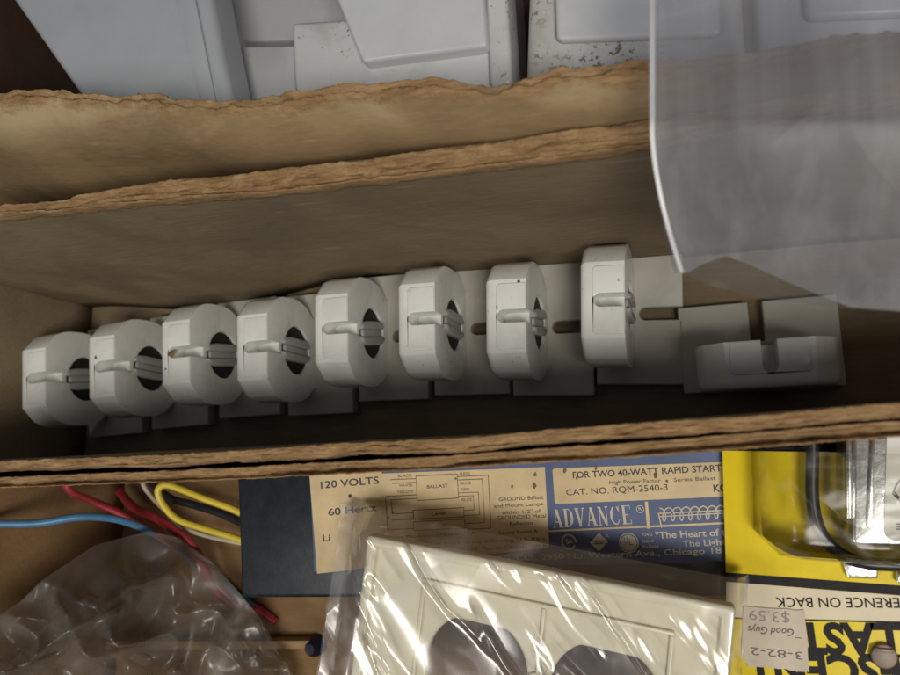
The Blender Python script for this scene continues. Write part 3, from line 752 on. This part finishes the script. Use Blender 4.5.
grid(ftop, 170, 110).build('upper_film', 'film_plate', PB)
def fbot(a, b):
    u = -13.5 + a * 112.5; v = 5.5 - b * 74
    x, y = wl(u + b * -1.5 * (1 - a), v)
    z = 57.0 + fb(x * .05, y * .05, 23) * 1.3 - 2.2 * (1 if 0 < u < 96 and v < 0 else .2)
    return (x, y, max(49.5, z))
grid(fbot, 90, 60).build('lower_film', 'film_low', PB)

# ------------------------------------------------------------------ yellow blister pack
ZY = 48.0
YP = thing('blister_pack', 'yellow carded ballast pack lying upside down with black lettering', 'package', (50, -50, 46))
ya = math.radians(-.6); Y0 = P(726, 580, ZY).to_2d(); g1 = Vector((math.cos(ya), math.sin(ya))); g2 = Vector((-g1.y, g1.x))
def yl(u, v): q = Y0 + g1 * u + g2 * v; return (q.x, q.y)
m = MB(); m.prism([yl(0, -80), yl(92, -80), yl(92, 34), yl(0, 33)], ZY - .8, ZY); CARD = m.build('card', 'yellowcard', YP, bevel=.2)
y1, y2 = ZY + .08, ZY + .16
yp = lambda *pts: [P(a, b, ZY).to_2d() for a, b in pts]
m = MB(); m.flat([yl(.0, 1.9), yl(.0, -.4), yl(92, -.4), yl(92, 1.9)], y1); m.flat(yp((727, 618.6), (1000, 625.6), (1000, 624.0), (727, 617.0)), y1)
m.build('black_band', 'blackband', CARD)
m = MB(); m.flat([yl(.0, -.45), yp((726.3, 617))[0], yp((1000, 624))[0], yl(77, -.45)][::-1], y1 - .03); m.build('cream_band', 'creamband', CARD)
m = MB()
text(m, 'CROSS REFERENCE ON BACK', (978, 598.3), (775.5, 597.6), 2.35, y2, .006)
text(m, 'BALLAST', (972, 625.3), (796, 624.2), 7.0, y2, .04)
text(m, 'FLUORESCENT', (1050, 658), (745, 655), 7.0, y2 + .03, .04)
m.build('lettering', 'blackband', CARD)
# price sticker with ragged edges
st = []
cor = [(743.5, 606.5), (804, 610), (809.5, 672), (800, 671), (770, 667), (748, 666), (741.5, 655)]
for (a, b) in zip(cor, cor[1:] + cor[:1]):
    for k in range(7):
        u = k / 7; st.append((a[0] + (b[0] - a[0]) * u + random.uniform(-.5, .5), a[1] + (b[1] - a[1]) * u + random.uniform(-.7, .7)))
q = yp(*st)[::-1]
m = MB(); m.prism([tuple(a) for a in q], ZY + .2, ZY + .42); SK = m.build('price_sticker', 'sticker', CARD)
SK['label'] = 'ragged pale price sticker'
z4 = ZY + .5
m = MB(); text(m, 'Good Guys', (793.5, 629.3), (747.5, 625.8), 1.75, z4, .008, .25); text(m, '3-82-2', (802.5, 652.3), (750.5, 647.3), 1.85, z4, -.004); m.poly(yp((795, 637), (801, 637.6)), .2, z4)
m.build('sticker_lettering', 'stickerink', SK)
m = MB(); text(m, '$3.59', (789.5, 613.2), (749, 609.8), 2.5, z4, -.004)
m.build('price_lettering', 'stickerpale', SK)
# metal can under the blister
m = MB(); m.prism(rounded([(851, 434), (1000, 434), (1000, 550), (850, 547)], 60, 2.0, (3,)), ZY + .6, 60); m.build('metal_can', 'steel', YP, bevel=1.6, seg=5)
m = MB(); m.prism(rounded([(846, 435), (852, 435), (853, 520), (847, 520)], 63, .2, ()), ZY + .6, 63); m.build('can_flange', 'steel', YP, bevel=.5)
m = MB(); m.prism(rounded([(872, 436), (876, 436), (873, 532), (868, 528)], 62, .2, ()), 60.05, 61.2); m.build('bead', 'steel', YP, bevel=.4)
m = MB(); m.prism(rounded([(887, 436), (998, 436), (998, 545), (884, 541)], 60.4, 2.6, (3,)), 60.05, 60.3); LW = m.build('can_label', 'whitelabel', YP)
m = MB()
pc = lambda *pts: [P(a, b, 60.4).to_2d() for a, b in pts]
m.poly(pc((902, 478), (897, 484), (894, 491), (899, 498), (902, 495)), .3, 60.42); m.poly(pc((894, 491), (893, 494), (902, 503)), .3, 60.42)
for k in range(3): m.poly(pc((897, 524 + 2.6 * k), (903, 524.3 + 2.6 * k)), .25, 60.42)
m.build('printed_symbol', 'blackband', LW)
m = MB(); m.tube([P(a, b, z) for a, b, z in [(812, 435, 53), (812.5, 455, 53), (812, 490, 53), (815, 516, 53), (824, 538, 53), (842, 555, 53), (866, 563, 53), (900, 565, 53), (950, 566, 53)]], 1.55, 14)
m.build('lead_wire', 'wire_black', YP)
m = MB(); m.prism(rounded([(841, 558), (878, 560), (878, 579), (848, 578)], 50, .5, (3,)), ZY + .3, 50.2); m.build('mounting_tab', 'steel', YP, bevel=.4)
m = MB(); m.prism(rounded([(897, 572), (940, 572), (940, 584), (897, 583)], 50, .5, (3,)), ZY + .3, 50.2); m.build('mounting_tab', 'steel', YP, bevel=.4)
# blister dome
def dome(a, b):
    u = 7 + a * 84; v = 7.0 + b * 27
    k = min(1, min(a * 9, (1 - a) * 9)) ; k2 = min(1, b * 4.5)
    cr = math.sqrt(max(0, 1 - (1 - k) ** 2)) * math.sqrt(max(0, 1 - (1 - k2) ** 2))
    x, y = yl(u + (1 - k2) * 6 * (1 if a < .5 else -1) * (1 - a), v); return (x, y, ZY + .3 + 16.5 * cr + .3 * fb(x * .1, y * .1, 3))
grid(dome, 60, 40).build('blister', 'film_blister', YP)
# rivet lying on the card
CL = thing('rivet', 'small round brownish metal rivet on the yellow card at lower right', 'rivet', P(884, 656, ZY + .2))
q = P(884, 656, ZY + 1); m = MB(); m.prism(ngon(28, 2.9, q.x, q.y), ZY + .2, ZY + 1.6); m.build('head', 'brass', CL, bevel=.4, seg=3)
m = MB(); m.prism([(a, b) for a, b in [(q.x - 2.6, q.y + 1.1), (q.x + 2.0, q.y + 1.1), (q.x + 2.0, q.y + 2.0), (q.x - 2.2, q.y + 2.0)]], ZY + 1.65, ZY + 2.1); m.build('clip_edge', 'brass', CL, bevel=.15)

# ------------------------------------------------------------------ lower left clutter
q = P(250, 646, 8); m = MB(); m.prism([tuple(P(a, b, 8).to_2d()) for a, b in [(60, 650), (310, 648), (310, 640), (60, 641)]], 3.2, 9)
tag(m.build('cardboard_strip', 'card_strip', None, bevel=.3, origin=(q.x, q.y, 3.2)), 'narrow tan cardboard strip under the lower left plastic bag', 'cardboard strip')
q = P(240, 657, 10); m = MB(); m.tube([(q.x + 3.2 * math.cos(a), q.y + 3.2 * math.sin(a), 4.6) for a in [2 * math.pi * k / 20 for k in range(21)]], 1.1, 10, sub=0)
tag(m.build('metal_ring', 'copperscrew', None, origin=(q.x, q.y, 3.2)), 'small dark metal ring beside the tan cardboard strip', 'ring')
q = P(301, 655, 16); m = MB()
n = 44; vs = []; 
for k, (h_, r_) in enumerate(((3.2, 3.4), (5, 3.5), (7, 3.2), (9, 2.6), (10, 1.9))):
    for i in range(n): a = 2 * math.pi * i / n; rr = r_ * (1 + (.06 if i % 2 else -.06)); vs.append((q.x + rr * math.cos(a), q.y + rr * math.sin(a), h_))
fs = [(k * n + i, k * n + (i + 1) % n, (k + 1) * n + (i + 1) % n, (k + 1) * n + i) for k in range(4) for i in range(n)] + [tuple(range(n))[::-1], tuple(range(4 * n, 5 * n))]
m.add(vs, fs); tag(m.build('wire_nut', 'nut', None, origin=(q.x, q.y, 3.2)), 'dark blue ribbed wire nut standing left of the wall plate bag', 'wire nut')

# limp clear bag
LBG = thing('plastic_bag', 'limp crumpled clear plastic bag covering the wires at lower left', 'plastic bag', P(130, 620, 3.2))
outl = [(-40, 640), (20, 602), (42, 580), (95, 545), (150, 531), (180, 538), (210, 560), (235, 588), (262, 620), (285, 665), (300, 710)]
def bagtop(a, b):
    s = a * (len(outl) - 1); i = min(int(s), len(outl) - 2); f = s - i
    tx = outl[i][0] * (1 - f) + outl[i + 1][0] * f; ty = outl[i][1] * (1 - f) + outl[i + 1][1] * f
    bx, by = -60 + 370 * a, 760
    px, py = tx + (bx - tx) * b, ty + (by - ty) * b
    k = min(1, b * 3.5)
    r1 = abs(fb(px * .010, py * .006, 40, 2)); r2 = abs(fb(px * .009 + py * .009, py * .007 - px * .004, 50, 2)); r3 = fb(px * .012, py * .012, 60, 2)
    z = 22 + max(0, 190 - px) * .30 + 8 * math.sin(math.pi * a) * (.4 + .6 * k) + k * (9 * (1 - min(1, r1 * 4)) + 8 * (1 - min(1, r2 * 4)) + 4 * r3) - 6
    z = max(z, 12) + (1 - k) * 2
    return P(px, py, z)
grid(bagtop, 150, 110).build('upper_film', 'film_bag', LBG)
def bagbot(a, b):
    v = bagtop(a, b); return (v.x, v.y, max(6, v.z - 12 * min(1, b * 3, a * 6, (1 - a) * 6) + 2 * fb(v.x * .05, v.y * .05, 2)))
grid(bagbot, 90, 60).build('lower_film', 'film_bag', LBG)

# ------------------------------------------------------------------ frosted sheet
FS = thing('plastic_sheet', 'frosted translucent plastic sheet hanging over the upper right of the boxes', 'plastic sheet', (40, 50, 95))
def lerp_poly(pts, x):
    for (a, b) in zip(pts, pts[1:]):
        if x <= b[0]: t = (x - a[0]) / (b[0] - a[0]); return a[1] + (b[1] - a[1]) * t
    return pts[-1][1]
def sheetz(px, py):
    z = 121 - 19 * max(0, min(1, (py - 120) / 190)) ** 1.3 + 1.0 * fb(px * .007, py * .006, 5, 2) + .35 * fb(px * .02, py * .004, 9, 1)
    return z
def front(a, b):
    py = -60; px = 650 + 320 * a
    bot = lerp_poly([(650, 240), (680, 273), (728, 256), (790, 284), (848, 307), (900, 311), (970, 314)], px)
    py = -60 + (bot + 60) * b
    left = 650 if py < 130 else 650 + 30 * ((py - 130) / 143.) ** 1.6
    px2 = left + (970 - left) * a
    bot = lerp_poly([(650, 240), (680, 273), (728, 256), (790, 284), (848, 307), (900, 311), (970, 314)], max(px2, 680))
    py = -60 + (bot + 60) * b
    left = 650 if py < 130 else 650 + 30 * ((py - 130) / 143.) ** 1.6
    px2 = left + (970 - left) * a
    return P(px2, py, sheetz(px2, py) + 2.2 * max(0, 1 - a * 60))
grid(front, 120, 120).build('front_panel', 'frost', FS)
def rear(a, b):
    bl_ = [(651, 250), (680, 273), (715, 287), (773, 300), (850, 309), (900, 312), (970, 316)]
    px = 652 + 320 * a; py = -60 + (lerp_poly(bl_, px) + 60) * b
    left = 651.5 if py < 130 else 651.5 + 30 * ((py - 130) / 143.) ** 1.6
    px = left + (970 - left) * a; py = -60 + (lerp_poly(bl_, max(px, 680)) + 60) * b
    return P(px, py, sheetz(px, py) - 1.2 - 7.5 * step_(130, 320, py) - 1.2 * abs(fb(px * .012, py * .02, 15, 3)) * step_(100, 250, py))
grid(rear, 110, 110).build('rear_panel', 'frost_thin', FS)
m = MB()
eg = [front(0, k / 60) for k in range(61)]
m.tube([(v[0], v[1], v[2] + .1) for v in eg], .09, 8, sub=0); m.build('folded_edge', film('edge_film', veil=.22, veilcol=(.7, .7, .72), crease=0, gl=.0, rough=.4, fres=1.3), FS)

# ------------------------------------------------------------------ light
def area(name, loc, target, size, power, col):
    L = bpy.data.lights.new(name, 'AREA'); L.shape = 'DISK'; L.size = size; L.energy = power; L.color = col
    o = bpy.data.objects.new(name, L); C.objects.link(o); o.location = Vector(loc) * S
    d = (Vector(target) - Vector(loc)); o.rotation_euler = d.to_track_quat('-Z', 'Y').to_euler(); return o
area('ceiling_lamp', (250, -240, 780), (-60, 10, 30), .27, 4.15, (1.0, .945, .85))
area('side_lamp', (-450, -330, 800), (-80, -20, 50), .22, 1.5, (1.0, .95, .88))
w = bpy.data.worlds.new('World'); scene.world = w; w.use_nodes = True
w.node_tree.nodes['Background'].inputs[0].default_value = (.80, .86, 1.0, 1); w.node_tree.nodes['Background'].inputs[1].default_value = .115

# ------------------------------------------------------------------ camera and render
cam = bpy.data.cameras.new('Camera'); co = bpy.data.objects.new('Camera', cam); C.objects.link(co)
co.matrix_world = Matrix.Translation((0, 0, H * S)) @ ROT.to_4x4()
cam.sensor_width = 36; cam.lens = 36 * F / 900; cam.clip_start = .005; cam.clip_end = 20
cam.dof.use_dof = True; cam.dof.focus_distance = .205; cam.dof.aperture_fstop = 17
scene.camera = co
vs_ = scene.view_settings; vs_.view_transform = 'Standard'; vs_.look = 'None'; vs_.exposure = 0; vs_.gamma = 1
scene.cycles.use_denoising = True
scene.cycles.max_bounces = 12; scene.cycles.transparent_max_bounces = 16
for o in C.objects:
    if '_org' in o.keys(): del o['_org']
